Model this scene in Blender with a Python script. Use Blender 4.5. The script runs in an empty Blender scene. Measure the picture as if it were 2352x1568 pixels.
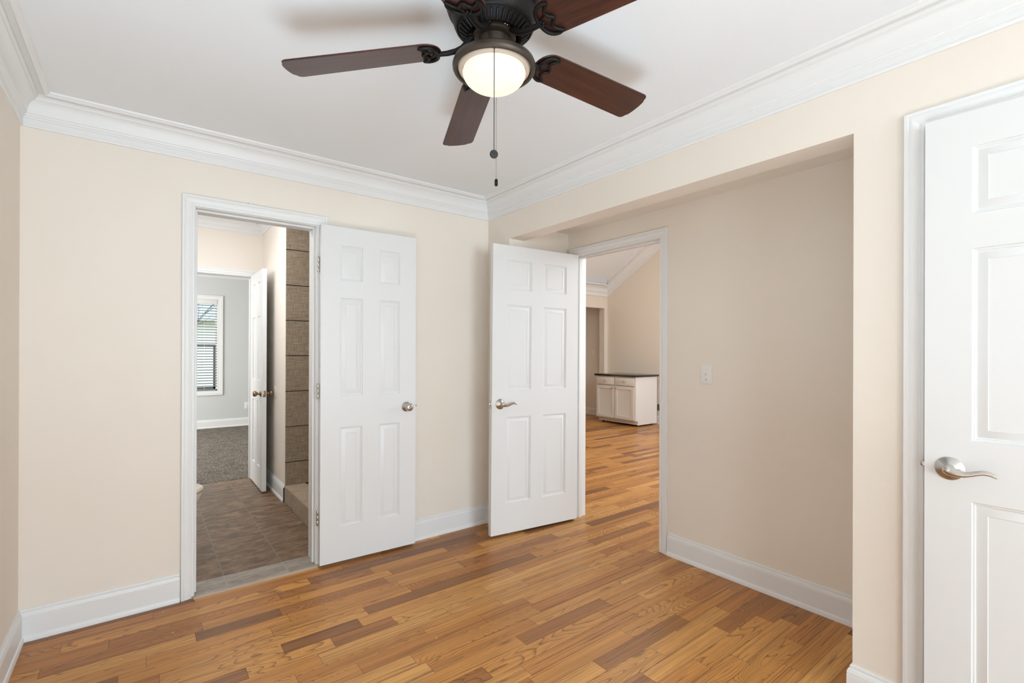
import bpy, bmesh, math, random
from mathutils import Vector, Matrix
SC = bpy.context.scene
C = SC.collection

# ------------------------------------------------------------------ camera, exposure, light
CAM = Vector((-2.0897, -3.0199, 1.29))
yaw, pitch, roll, FPX = .6554, .001, .0033, 1106.9
F = Vector((math.sin(yaw)*math.cos(pitch), math.cos(yaw)*math.cos(pitch), math.sin(pitch)))
R0 = Vector((math.cos(yaw), -math.sin(yaw), 0)); U0 = R0.cross(F)
RR = R0*math.cos(roll) + U0*math.sin(roll); UU = -R0*math.sin(roll) + U0*math.cos(roll)
cam = bpy.data.cameras.new('camera'); co = bpy.data.objects.new('camera', cam); C.objects.link(co)
m = Matrix((RR, UU, -F)).transposed().to_4x4(); m.translation = CAM
co.matrix_world = m
cam.sensor_width = 36; cam.lens = FPX/2352*36; cam.shift_y = (807.12-784)/2352
cam.clip_start = .02; cam.clip_end = 200
SC.camera = co
SC.view_settings.view_transform = 'Standard'; SC.view_settings.look = 'None'
SC.view_settings.gamma = 1; SC.view_settings.exposure = .20; SC.view_settings.use_curve_mapping = False
try:
    SC.cycles.max_bounces = 10; SC.cycles.diffuse_bounces = 7; SC.cycles.glossy_bounces = 4
    SC.cycles.use_denoising = True; SC.cycles.sample_clamp_indirect = 8
except Exception: pass

W = bpy.data.worlds.new('sky'); SC.world = W; W.use_nodes = True
nt = W.node_tree; nt.nodes.clear()
wo = nt.nodes.new('ShaderNodeOutputWorld'); bg = nt.nodes.new('ShaderNodeBackground')
tc = nt.nodes.new('ShaderNodeTexCoord'); sx = nt.nodes.new('ShaderNodeSeparateXYZ'); rp = nt.nodes.new('ShaderNodeValToRGB')
rp.color_ramp.elements[0].position = .45; rp.color_ramp.elements[0].color = (.30, .29, .25, 1)
rp.color_ramp.elements[1].position = .52; rp.color_ramp.elements[1].color = (.92, .96, 1, 1)
mp = nt.nodes.new('ShaderNodeMath'); mp.operation = 'MULTIPLY_ADD'; mp.inputs[1].default_value = .5; mp.inputs[2].default_value = .5
nt.links.new(tc.outputs['Generated'], sx.inputs[0]); nt.links.new(sx.outputs['Z'], mp.inputs[0])
nt.links.new(mp.outputs[0], rp.inputs[0]); nt.links.new(rp.outputs[0], bg.inputs[0]); nt.links.new(bg.outputs[0], wo.inputs[0])
bg.inputs[1].default_value = 2.7

def area(name, loc, direction, sx_, sy_, power, col=(1, 1, 1)):
    l = bpy.data.lights.new(name, 'AREA'); l.shape = 'RECTANGLE'; l.size = sx_; l.size_y = sy_; l.energy = power; l.color = col
    o = bpy.data.objects.new(name, l); C.objects.link(o); o.location = loc
    o.rotation_euler = Vector(direction).to_track_quat('-Z', 'Y').to_euler()
    return o
# daylight from unseen windows added behind the photographer to light the room
area('added_rear_daylight', (-1.05, -6.66, 1.32), (0, 1, .05), 1.7, 1.9, 100, (.71, .88, 1))
area('added_left_daylight', (-2.60, -5.6, 1.4), (1, .15, 0), 1.2, 1.4, 42, (.71, .88, 1))  # added with its wall opening to brighten the alcove
# added upward light under the camera, a guessed flash that lifts the ceiling
area('added_bounce_light', (-1.95, -2.85, .12), (.08, .28, 1), .9, .9, 20.5, (.71, .88, 1)).data.spread = math.radians(128)
# bathroom ceiling lamp, plus unseen fills added for bathroom, bedroom and great room
area('bathroom_wall_fill', (-2.42, 1.05, 2.15), (.7, .25, .15), .7, .18, 9.5, (.95, .97, 1))  # added fill at the unseen left wall, no fixture modelled
area('bathroom_ceiling_light', (-1.75, 1.1, 2.54), (0, 0, -1), .4, .4, 12, (.90, .95, 1))
area('bedroom_side_fill', (-3.9, 4.4, 1.5), (1, .35, 0), 1.6, 1.5, 95, (1, .985, .95))  # added daylight fill from the bedroom's unseen left side
area('great_room_cool_fill', (3.0, -1.9, 2.0), (.25, 1, .1), 2.6, 2.2, 64, (.86, .94, 1))  # added cool fill standing inside the great room, out of view
area('great_room_warm_fill', (3.2, 1.2, 3.1), (.1, .1, -1), .8, .8, 18, (1, .92, .82))  # added warm fill from above, without a fixture

# ------------------------------------------------------------------ mesh helpers
class MB:
    def __init__(s): s.b = bmesh.new()
    def box(s, x0, x1, y0, y1, z0, z1, bev=0):
        vs = [s.b.verts.new((x, y, z)) for x in (x0, x1) for y in (y0, y1) for z in (z0, z1)]
        fs = [s.b.faces.new([vs[i] for i in q]) for q in ((0,1,3,2),(4,6,7,5),(0,4,5,1),(2,3,7,6),(0,2,6,4),(1,5,7,3))]
        if bev:
            es = list({e for f in fs for e in f.edges})
            bmesh.ops.bevel(s.b, geom=es, offset=bev, segments=2, affect='EDGES', profile=.5)
        return s
    def quad(s, *p):
        s.b.faces.new([s.b.verts.new(q) for q in p]); return s
    def loft(s, rings, close=True, cap=True, flip=False):
        rs = [[s.b.verts.new(p) for p in r] for r in rings]
        n = len(rs[0])
        for a, b_ in zip(rs, rs[1:]):
            for i in range(n if close else n-1):
                j = (i+1) % n
                try: s.b.faces.new((a[i], a[j], b_[j], b_[i]))
                except Exception: pass
        if cap:
            for r in (rs[0], rs[-1]):
                try: s.b.faces.new(r)
                except Exception: pass
        return s
    def lathe(s, prof, o=(0, 0, 0), n=48, axis='z', caps=False):
        o = Vector(o); rings = []
        for r, h in prof:
            ring = []
            for i in range(n):
                a = 2*math.pi*i/n; c, d = r*math.cos(a), r*math.sin(a)
                p = {'z': (c, d, h), 'y': (c, h, d), 'x': (h, c, d)}[axis]
                ring.append(o+Vector(p))
            rings.append(ring)
        return s.loft(rings, cap=caps)
    def tube(s, pts, r, n=10, flat=1, up=(0, 0, 1), cap=True):
        pts = [Vector(p) for p in pts]; up = Vector(up)
        rs = r if isinstance(r, (list, tuple)) else [r]*len(pts)
        rings = []
        for i, p in enumerate(pts):
            t = (pts[min(i+1, len(pts)-1)]-pts[max(i-1, 0)]).normalized()
            a = t.cross(up)
            if a.length < 1e-4: a = t.cross(Vector((1, 0, 0)))
            a.normalize(); b_ = a.cross(t).normalized()
            rings.append([p+a*rs[i]*math.cos(2*math.pi*k/n)*flat+b_*rs[i]*math.sin(2*math.pi*k/n) for k in range(n)])
        return s.loft(rings, cap=cap)
    def sphere(s, c, r, seg=10, rings=6, sz=1):
        prof = [(max(r*math.sin(math.pi*i/rings), 1e-5), -r*math.cos(math.pi*i/rings)*sz) for i in range(rings+1)]
        return s.lathe(prof, c, seg)
    def run(s, P0, P1, n, prof, m0=0, m1=0):
        """profile (distance from wall, z) swept from P0 to P1; m = +1 inner mitre, -1 outer mitre"""
        P0, P1, n = Vector(P0), Vector(P1), Vector(n); d = (P1-P0).normalized()
        a = [P0+n*w+d*(w*m0)+Vector((0, 0, z)) for w, z in prof]
        b_ = [P1+n*w-d*(w*m1)+Vector((0, 0, z)) for w, z in prof]
        return s.loft([a, b_])
    def xf(s, M):
        bmesh.ops.transform(s.b, matrix=M, verts=s.b.verts); return s
    def obj(s, name, mat, parent=None, smooth=35, M=None):
        bmesh.ops.remove_doubles(s.b, verts=s.b.verts, dist=1e-5)
        bmesh.ops.recalc_face_normals(s.b, faces=s.b.faces)
        me = bpy.data.meshes.new(name); s.b.to_mesh(me); s.b.free()
        for mm in (mat if isinstance(mat, (list, tuple)) else [mat]): me.materials.append(mm)
        if smooth:
            for p in me.polygons: p.use_smooth = True
            me.set_sharp_from_angle(angle=math.radians(smooth))
        o = bpy.data.objects.new(name, me); C.objects.link(o)
        if parent: o.parent = parent
        if M is not None: o.matrix_world = M
        return o

def tag(o, label, cat, group=None, kind=None):
    o['label'] = label; o['category'] = cat
    if group: o['group'] = group
    if kind: o['kind'] = kind
    return o
def struct(o, label, cat): return tag(o, label, cat, kind='structure')
def empty(name, label, cat, loc=(0, 0, 0), rotz=0, group=None):
    o = bpy.data.objects.new(name, None); C.objects.link(o); o.location = loc; o.rotation_euler = (0, 0, rotz)
    o.empty_display_size = .1
    return tag(o, label, cat, group)

# ------------------------------------------------------------------ materials
def mat(name, col, rough=.5, metal=0, spec=.5, bump=None, emit=None, var=0, coat=0):
    m_ = bpy.data.materials.new(name); m_.use_nodes = True; nt = m_.node_tree
    p = nt.nodes['Principled BSDF']; p.inputs['Base Color'].default_value = (*col, 1)
    p.inputs['Roughness'].default_value = rough; p.inputs['Metallic'].default_value = metal
    p.inputs['Specular IOR Level'].default_value = spec; p.inputs['Coat Weight'].default_value = coat
    if emit: p.inputs['Emission Color'].default_value = (*emit[0], 1); p.inputs['Emission Strength'].default_value = emit[1]
    t = nt.nodes.new('ShaderNodeTexCoord')
    if bump:
        n = nt.nodes.new('ShaderNodeTexNoise'); n.inputs['Scale'].default_value = bump[0]; n.inputs['Detail'].default_value = 4
        b_ = nt.nodes.new('ShaderNodeBump'); b_.inputs['Strength'].default_value = bump[1]; b_.inputs['Distance'].default_value = bump[2] if len(bump) > 2 else .001
        if len(bump) > 3:
            mp_ = nt.nodes.new('ShaderNodeMapping'); mp_.inputs['Scale'].default_value = bump[3]
            nt.links.new(t.outputs['Object'], mp_.inputs[0]); nt.links.new(mp_.outputs[0], n.inputs['Vector'])
        else: nt.links.new(t.outputs['Object'], n.inputs['Vector'])
        nt.links.new(n.outputs['Fac'], b_.inputs['Height']); nt.links.new(b_.outputs[0], p.inputs['Normal'])
    if var:
        n = nt.nodes.new('ShaderNodeTexNoise'); n.inputs['Scale'].default_value = 1.7; n.inputs['Detail'].default_value = 3
        nt.links.new(t.outputs['Object'], n.inputs['Vector'])
        r = nt.nodes.new('ShaderNodeValToRGB'); r.color_ramp.elements[0].position = .3; r.color_ramp.elements[1].position = .7
        r.color_ramp.elements[0].color = (*[c*(1-var) for c in col], 1); r.color_ramp.elements[1].color = (*[min(1, c*(1+var)) for c in col], 1)
        nt.links.new(n.outputs['Fac'], r.inputs[0]); nt.links.new(r.outputs[0], p.inputs['Base Color'])
    return m_
M_wall = mat('cream_wall_paint', (.80, .738, .662), .62, bump=(160, .10, .0006), var=.012, spec=.3)
M_ceil = mat('ceiling_paint', (.80, .83, .86), .85, bump=(120, .08, .0005), var=.008, spec=.2)
M_trim = mat('white_trim_paint', (.775, .78, .78), .38, bump=(60, .03, .0002), spec=.45)
M_door = mat('white_door_paint', (.72, .725, .725), .38, bump=(60, .14, .0005, (14, 14, .8)), spec=.4)
M_wallg = mat('pale_blue_grey_wall_paint', (.60, .615, .615), .7, bump=(150, .08, .0005), var=.01, spec=.3)
M_wallt = mat('great_room_cream_paint', (.74, .675, .585), .7, bump=(150, .08, .0005), spec=.3)
M_nickel = mat('satin_nickel', (.55, .53, .50), .27, metal=1)
M_brass = mat('aged_brass', (.34, .25, .17), .3, metal=1)
M_bronze = mat('oil_rubbed_bronze', (.008, .0068, .006), .48, metal=.0, spec=.20)
M_bronze2 = mat('brown_bronze', (.060, .045, .034), .38, metal=.55)
M_black = mat('black_rubber', (.012, .012, .013), .5)
M_dark = mat('dark_gap', (.03, .028, .026), .9)
M_plate = mat('white_plastic', (.80, .80, .78), .35)
M_ceramic = mat('biscuit_ceramic', (.72, .63, .52), .12, coat=.4)
M_chain = mat('chain_nickel', (.42, .36, .28), .3, metal=1)
M_chainb = mat('chain_bronze', (.022, .018, .015), .4, metal=.5)

def glow_glass():
    m_ = bpy.data.materials.new('frosted_lamp_glass'); m_.use_nodes = True; nt = m_.node_tree
    p = nt.nodes['Principled BSDF']; p.inputs['Base Color'].default_value = (.30, .28, .25, 1); p.inputs['Roughness'].default_value = .35
    n = nt.nodes.new('ShaderNodeTexNoise'); n.inputs['Scale'].default_value = 7; n.inputs['Detail'].default_value = 1
    t = nt.nodes.new('ShaderNodeTexCoord'); r = nt.nodes.new('ShaderNodeValToRGB')
    r.color_ramp.elements[0].position = .35; r.color_ramp.elements[0].color = (1, .83, .62, 1)
    r.color_ramp.elements[1].position = .7; r.color_ramp.elements[1].color = (1, .92, .79, 1)
    nt.links.new(t.outputs['Object'], n.inputs['Vector']); nt.links.new(n.outputs['Fac'], r.inputs[0]); nt.links.new(r.outputs[0], p.inputs['Emission Color'])
    p.inputs['Emission Strength'].default_value = .74
    return m_
M_glow = glow_glass()

def N(nt, typ, **k):
    n = nt.nodes.new('ShaderNode'+typ)
    for a, v in k.items():
        if a.startswith('i_'): n.inputs[a[2:].replace('_', ' ')].default_value = v
        else: setattr(n, a, v)
    return n
def math_(nt, op, a, b=None, c=None):
    n = nt.nodes.new('ShaderNodeMath'); n.operation = op
    for i, v in enumerate((a, b, c)):
        if v is None: continue
        if isinstance(v, (int, float)): n.inputs[i].default_value = v
        else: nt.links.new(v, n.inputs[i])
    return n.outputs[0]
def ramp(nt, fac, stops, interp='LINEAR'):
    r = nt.nodes.new('ShaderNodeValToRGB'); r.color_ramp.interpolation = interp
    els = r.color_ramp.elements
    while len(els) > 1: els.remove(els[-1])
    for i, (p, c) in enumerate(stops):
        e = els[0] if i == 0 else els.new(p)
        e.position = p; e.color = (*c, 1) if len(c) == 3 else c
    nt.links.new(fac, r.inputs[0]); return r.outputs[0]
def mix(nt, fac, a, b, mode='MIX'):
    n = nt.nodes.new('ShaderNodeMix'); n.data_type = 'RGBA'; n.blend_type = mode
    for sock, v in ((n.inputs[0], fac), (n.inputs[6], a), (n.inputs[7], b)):
        if isinstance(v, (int, float)): sock.default_value = v
        elif isinstance(v, tuple): sock.default_value = (*v, 1) if len(v) == 3 else v
        else: nt.links.new(v, sock)
    return n.outputs[2]

def oak():
    m_ = bpy.data.materials.new('oak_strip_floor'); m_.use_nodes = True; nt = m_.node_tree; L = nt.links.new
    p = nt.nodes['Principled BSDF']
    at = N(nt, 'Attribute', attribute_name='plank'); sp = N(nt, 'SeparateColor'); L(at.outputs['Color'], sp.inputs[0])
    tone, seed, kind = sp.outputs[0], sp.outputs[1], sp.outputs[2]
    g = N(nt, 'NewGeometry'); s3 = N(nt, 'SeparateXYZ'); L(g.outputs['Position'], s3.inputs[0])
    x, y = s3.outputs[0], s3.outputs[1]
    off = math_(nt, 'MULTIPLY', seed, 60.0)
    def vec(fx, fy, extra=0.):
        c = N(nt, 'CombineXYZ'); L(math_(nt, 'MULTIPLY_ADD', x, fx, off), c.inputs[0]); L(math_(nt, 'MULTIPLY_ADD', y, fy, off), c.inputs[1])
        L(math_(nt, 'ADD', off, extra), c.inputs[2]); return c.outputs[0]
    def noise(v, sc, det=2, dist=0., ro=.5):
        n = N(nt, 'TexNoise', i_Scale=sc, i_Detail=det, i_Distortion=dist, i_Roughness=ro); L(v, n.inputs['Vector']); return n.outputs['Fac']
    # growth rings: level lines of a stretched height field; more of them where 'kind' is high
    h = noise(vec(1.0, 7.5), 1.25, 1.2, .35)
    wob = noise(vec(14., 60., 3.), 1, 3)
    hh = math_(nt, 'MULTIPLY_ADD', wob, .016, h)
    # quarter-sawn boards: straight close grain instead of arches
    h2 = noise(vec(.22, 26., 2.), 1., 2.2, .15)
    straight = ramp(nt, math_(nt, 'FRACT', math_(nt, 'MULTIPLY', seed, 7.13)), [(.44, (0, 0, 0)), (.46, (1, 1, 1))])
    hh = math_(nt, 'ADD', math_(nt, 'MULTIPLY', hh, math_(nt, 'SUBTRACT', 1., straight)), math_(nt, 'MULTIPLY', math_(nt, 'MULTIPLY_ADD', wob, .01, math_(nt, 'MULTIPLY', h2, .27)), straight))
    freq = math_(nt, 'MULTIPLY_ADD', kind, 30., 20.)
    ph = math_(nt, 'FRACT', math_(nt, 'MULTIPLY', hh, freq))
    ring = ramp(nt, ph, [(0, (0, 0, 0)), (.60, (.06,)*3), (.82, (.50,)*3), (.93, (1,)*3), (1, (0, 0, 0))])
    pore = noise(vec(9., 420., 5.), 1, 3, 0, .6)
    pore2 = ramp(nt, pore, [(.50, (0, 0, 0)), (.68, (1, 1, 1))])
    streak = noise(vec(1.1, 38., 7.), 1, 3, .2)
    light = ramp(nt, tone, [(0, (.690, .365, .110)), (.3, (.590, .270, .066)), (.55, (.460, .185, .043)), (.8, (.310, .130, .038)), (1, (.215, .088, .029))])
    dark = ramp(nt, tone, [(0, (.245, .098, .028)), (.5, (.165, .058, .017)), (1, (.085, .027, .011))])
    a = mix(nt, math_(nt, 'MULTIPLY', ring, .84), light, dark)
    a = mix(nt, math_(nt, 'MULTIPLY', pore2, .42), a, dark)
    sm = ramp(nt, streak, [(.3, (.80, .80, .80)), (.7, (1.14, 1.14, 1.14))])
    a = mix(nt, 1., a, sm, 'MULTIPLY')
    # knots
    vo = N(nt, 'TexVoronoi', i_Scale=1.0, feature='F1'); L(vec(2.1, 6.5, 11.), vo.inputs['Vector'])
    kn = ramp(nt, vo.outputs['Distance'], [(.035, (1, 1, 1)), (.12, (0, 0, 0))])
    a = mix(nt, math_(nt, 'MULTIPLY', kn, .6), a, (.09, .035, .015))
    # plaster specks and scuffs left on the boards
    wn = N(nt, 'TexVoronoi', i_Scale=9., feature='F1'); L(g.outputs['Position'], wn.inputs['Vector'])
    pat = N(nt, 'TexNoise', i_Scale=1.3, i_Detail=2.); L(g.outputs['Position'], pat.inputs['Vector'])
    spk = math_(nt, 'MULTIPLY', ramp(nt, wn.outputs['Distance'], [(.022, (1, 1, 1)), (.034, (0, 0, 0))]), ramp(nt, pat.outputs['Fac'], [(.46, (0, 0, 0)), (.5, (1, 1, 1))]))
    a = mix(nt, math_(nt, 'MULTIPLY', spk, .8), a, (.75, .68, .60))
    L(a, p.inputs['Base Color'])
    rg = noise(vec(1.5, 22., 9.), 1, 2)
    L(math_(nt, 'MULTIPLY_ADD', rg, .12, .27), p.inputs['Roughness'])
    p.inputs['Specular IOR Level'].default_value = .34; p.inputs['Coat Weight'].default_value = .05; p.inputs['Coat Roughness'].default_value = .18
    b_ = N(nt, 'Bump', i_Strength=.25, i_Distance=.0006); L(math_(nt, 'MULTIPLY_ADD', pore2, -1., math_(nt, 'MULTIPLY', ring, -.6)), b_.inputs['Height']); L(b_.outputs[0], p.inputs['Normal'])
    return m_
M_oak = oak()

def mahogany():
    m_ = bpy.data.materials.new('mahogany_blade'); m_.use_nodes = True; nt = m_.node_tree; L = nt.links.new
    p = nt.nodes['Principled BSDF']; t = N(nt, 'TexCoord'); mp_ = N(nt, 'Mapping'); mp_.inputs['Scale'].default_value = (2.2, 34, 34)
    L(t.outputs['Object'], mp_.inputs[0]); n = N(nt, 'TexNoise', i_Scale=1.6, i_Detail=4., i_Distortion=.5); L(mp_.outputs[0], n.inputs['Vector'])
    mp2 = N(nt, 'Mapping'); mp2.inputs['Scale'].default_value = (9, 420, 420); L(t.outputs['Object'], mp2.inputs[0])
    n2 = N(nt, 'TexNoise', i_Scale=1., i_Detail=3.); L(mp2.outputs[0], n2.inputs['Vector'])
    a = ramp(nt, n.outputs['Fac'], [(.25, (.024, .0075, .0055)), (.5, (.050, .015, .0095)), (.75, (.080, .026, .014))])
    b_ = ramp(nt, n2.outputs['Fac'], [(.35, (.72,)*3), (.65, (1.15,)*3)])
    L(mix(nt, 1., a, b_, 'MULTIPLY'), p.inputs['Base Color'])
    p.inputs['Roughness'].default_value = .36; p.inputs['Coat Weight'].default_value = .25; p.inputs['Coat Roughness'].default_value = .3
    return m_
M_mah = mahogany()

def stone_tile(name, c1, c2, c3, pitch, org, grout, gw=.004, scale=(3, 14, 3), band=None, rough=.5):
    """tiles pitch (x,y), origin org, in world coordinates of the floor"""
    m_ = bpy.data.materials.new(name); m_.use_nodes = True; nt = m_.node_tree; L = nt.links.new
    p = nt.nodes['Principled BSDF']; g = N(nt, 'NewGeometry'); s3 = N(nt, 'SeparateXYZ'); L(g.outputs['Position'], s3.inputs[0])
    def cell(c, o, pt):
        q = math_(nt, 'DIVIDE', math_(nt, 'SUBTRACT', c, o), pt)
        fr = math_(nt, 'FRACT', q); d = math_(nt, 'MINIMUM', fr, math_(nt, 'SUBTRACT', 1., fr))
        return math_(nt, 'FLOOR', q), math_(nt, 'MULTIPLY', d, pt)
    ix, dx = cell(s3.outputs[0], org[0], pitch[0]); iy, dy = cell(s3.outputs[1], org[1], pitch[1])
    d = math_(nt, 'MINIMUM', dx, dy)
    gm = ramp(nt, math_(nt, 'DIVIDE', d, .02), [(gw/.04, (1, 1, 1)), (gw/.04+.06, (0, 0, 0))])
    idv = N(nt, 'CombineXYZ'); L(ix, idv.inputs[0]); L(iy, idv.inputs[1])
    wn = N(nt, 'TexWhiteNoise', noise_dimensions='3D'); L(idv.outputs[0], wn.inputs['Vector'])
    ad = N(nt, 'VectorMath', operation='ADD'); L(g.outputs['Position'], ad.inputs[0])
    sc = N(nt, 'VectorMath', operation='SCALE'); sc.inputs[3].default_value = 9; L(wn.outputs['Color'], sc.inputs[0]); L(sc.outputs[0], ad.inputs[1])
    mp_ = N(nt, 'Mapping'); mp_.inputs['Scale'].default_value = scale; L(ad.outputs[0], mp_.inputs[0])
    n = N(nt, 'TexNoise', i_Scale=1.3, i_Detail=9., i_Roughness=.78, i_Distortion=.4); L(mp_.outputs[0], n.inputs['Vector'])
    a = ramp(nt, n.outputs['Fac'], [(.30, c3), (.48, c1), (.66, c2)])
    gy = ramp(nt, math_(nt, 'DIVIDE', dy, .02), [(gw/.05, (1, 1, 1)), (gw/.05+.06, (0, 0, 0))])
    a = mix(nt, gm, a, grout)
    a = mix(nt, gy, a, (.045, .03, .02))
    L(a, p.inputs['Base Color']); p.inputs['Roughness'].default_value = rough
    b_ = N(nt, 'Bump', i_Strength=.5, i_Distance=.002); L(math_(nt, 'MULTIPLY_ADD', gm, -1., math_(nt, 'MULTIPLY', n.outputs['Fac'], .35)), b_.inputs['Height']); L(b_.outputs[0], p.inputs['Normal'])
    return m_
M_stone = stone_tile('brown_slate_look_tile', (.155, .090, .046), (.330, .212, .122), (.048, .030, .019), (.305, .305), (-1.714, .16), (.20, .155, .115), gw=.006, scale=(5.5, 13, 5))
M_stone2 = stone_tile('grey_slate_look_tile', (.30, .25, .205), (.43, .375, .32), (.17, .14, .115), (.305, .305), (-1.714, .16), (.33, .31, .28), gw=.006, scale=(5.5, 13, 5))

def weave(name, vert, g=1.):
    """linen look wall tile, weave runs along the two in-plane axes"""
    m_ = bpy.data.materials.new(name); m_.use_nodes = True; nt = m_.node_tree; L = nt.links.new
    p = nt.nodes['Principled BSDF']; t = N(nt, 'NewGeometry')
    def st(s):
        mp_ = N(nt, 'Mapping'); mp_.inputs['Scale'].default_value = s; L(t.outputs['Position'], mp_.inputs[0])
        n = N(nt, 'TexNoise', i_Scale=1., i_Detail=3.); L(mp_.outputs[0], n.inputs['Vector']); return n.outputs['Fac']
    if vert: a, b_ = st((380, 380, 14)), st((14, 14, 380))
    else: a, b_ = st((380, 14, 14)), st((14, 380, 14))
    f = math_(nt, 'MULTIPLY_ADD', a, .5, math_(nt, 'MULTIPLY', b_, .5))
    L(ramp(nt, f, [(.36, (.16*g, .122*g, .084*g)), (.5, (.27*g, .212*g, .150*g)), (.64, (.42*g, .34*g, .255*g))]), p.inputs['Base Color'])
    p.inputs['Roughness'].default_value = .35
    return m_
M_weave = weave('linen_look_wall_tile', True); M_weaveh = weave('linen_look_step_tile', False, 1.35); M_weavef = weave('linen_look_curb_tile', True, 1.2)
M_grout = mat('brown_grout', (.085, .065, .048), .9)

def carpet():
    m_ = bpy.data.materials.new('speckled_carpet'); m_.use_nodes = True; nt = m_.node_tree; L = nt.links.new
    p = nt.nodes['Principled BSDF']; t = N(nt, 'TexCoord')
    n = N(nt, 'TexNoise', i_Scale=62., i_Detail=4., i_Roughness=.7); L(t.outputs['Object'], n.inputs['Vector'])
    n2 = N(nt, 'TexNoise', i_Scale=9., i_Detail=3.); L(t.outputs['Object'], n2.inputs['Vector'])
    a = ramp(nt, n.outputs['Fac'], [(.34, (.060, .050, .040)), (.5, (.19, .163, .135)), (.64, (.43, .385, .33))])
    b_ = ramp(nt, n2.outputs['Fac'], [(.3, (.75,)*3), (.7, (1.15,)*3)])
    L(mix(nt, 1., a, b_, 'MULTIPLY'), p.inputs['Base Color']); p.inputs['Roughness'].default_value = 1; p.inputs['Specular IOR Level'].default_value = .1
    b2 = N(nt, 'Bump', i_Strength=1., i_Distance=.012); L(n.outputs['Fac'], b2.inputs['Height']); L(b2.outputs[0], p.inputs['Normal'])
    return m_
M_carpet = carpet()
def granite():
    m_ = bpy.data.materials.new('dark_speckled_granite'); m_.use_nodes = True; nt = m_.node_tree; L = nt.links.new
    p = nt.nodes['Principled BSDF']; t = N(nt, 'TexCoord')
    n = N(nt, 'TexNoise', i_Scale=180., i_Detail=3.); L(t.outputs['Object'], n.inputs['Vector'])
    L(ramp(nt, n.outputs['Fac'], [(.4, (.010, .009, .008)), (.6, (.035, .028, .02)), (.72, (.10, .08, .055))]), p.inputs['Base Color'])
    p.inputs['Roughness'].default_value = .10; return m_
M_granite = granite()
M_glass = bpy.data.materials.new('window_glass'); M_glass.use_nodes = True
_n = M_glass.node_tree; _p = _n.nodes['Principled BSDF']; _o = _n.nodes['Material Output']
_t = _n.nodes.new('ShaderNodeBsdfTransparent'); _g = _n.nodes.new('ShaderNodeBsdfGlossy'); _g.inputs['Roughness'].default_value = .02
_f = _n.nodes.new('ShaderNodeFresnel'); _f.inputs[0].default_value = 1.45; _m = _n.nodes.new('ShaderNodeMixShader')
_t.inputs[0].default_value = (.93, .97, .96, 1)
_n.links.new(_f.outputs[0], _m.inputs[0]); _n.links.new(_t.outputs[0], _m.inputs[1]); _n.links.new(_g.outputs[0], _m.inputs[2]); _n.links.new(_m.outputs[0], _o.inputs[0])

# ------------------------------------------------------------------ key planes
XL, YB, ZC = -2.519, 0.0, 2.425      # left wall, back wall, ceiling
YR = -6.6                            # rear wall (behind the photographer)
YS, YE, ZH, XH = -.268, -2.375, 2.104, .131   # alcove opening in the right wall, its head height and wall thickness
XA, ZA = .584, 2.219                  # alcove back wall, alcove ceiling
WT = .12
WB = .155
XG, YG = 5.33, 3.49                   # great room far walls

# ------------------------------------------------------------------ floors
def plank_floor():
    rnd = random.Random(11)
    me = bpy.data.meshes.new('floor'); V = []; Fc = []; A = []
    g = .0005; pw = .0826
    def add(x0, x1, y0, y1, tone, seed, kd):
        i = len(V)
        V.extend([(x0+g, y0+g, 0), (x1-g, y0+g, 0), (x1-g, y1-g, 0), (x0+g, y1-g, 0)]); Fc.append((i, i+1, i+2, i+3)); A.extend([(tone, seed, kd, 1)]*4)
    def tone_():
        r = rnd.random()
        return .02+.30*rnd.random() if r < .34 else (.28+.26*rnd.random() if r < .82 else .62+.36*rnd.random())
    k0 = int(YR/pw)-1
    for k in range(k0, int(5.0/pw)+1):
        y1 = PLANK0+k*pw+pw; y0 = y1-pw
        if y1 > 5.0: break
        xs0, xs1 = (XL, 5.33)
        if y0 >= -.005: xs0 = .70          # beyond the back wall only the great room has this floor
        lo = xs0-rnd.random()*.8
        joints = PLANKS.get(k)
        x = lo; segs = []
        if joints:
            pts = joints
            first = pts[0][0]; xx = first; pre = []
            while xx > xs0: ln = .35+.75*rnd.random(); pre.append((xx-ln, xx, tone_())); xx -= ln
            segs += pre
            for i, (px, tn) in enumerate(pts):
                nx = pts[i+1][0] if i+1 < len(pts) else None
                if nx is None: nx = px+.45+.5*rnd.random(); x = nx
                segs.append((px, nx, tone_() if tn is None else tn))
        while x < xs1:
            ln = .25+.85*rnd.random()**1.3; segs.append((x, x+ln, tone_())); x += ln
        for a, b_, tn in segs:
            a, b_ = max(a, xs0), min(b_, xs1)
            if b_-a > .003:
                sd, kd = rnd.random(), rnd.random()
                if k == -1 and a < .70:
                    add(a, min(b_, .70), y0, -.0005, tn, sd, kd)
                    if b_ > .70: add(.70, b_, y0, y1, tn, sd, kd)
                else: add(a, b_, max(y0, YR), y1, tn, sd, kd)
    me.from_pydata(V, [], Fc)
    ca = me.color_attributes.new('plank', 'FLOAT_COLOR', 'CORNER')
    for i, c in enumerate(A): ca.data[i].color = c
    me.materials.append(M_oak)
    o = bpy.data.objects.new('floor', me); C.objects.link(o)
    return struct(o, 'oak strip floor of the room, alcove and great room beyond', 'floor')
PLANK0 = .025
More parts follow.
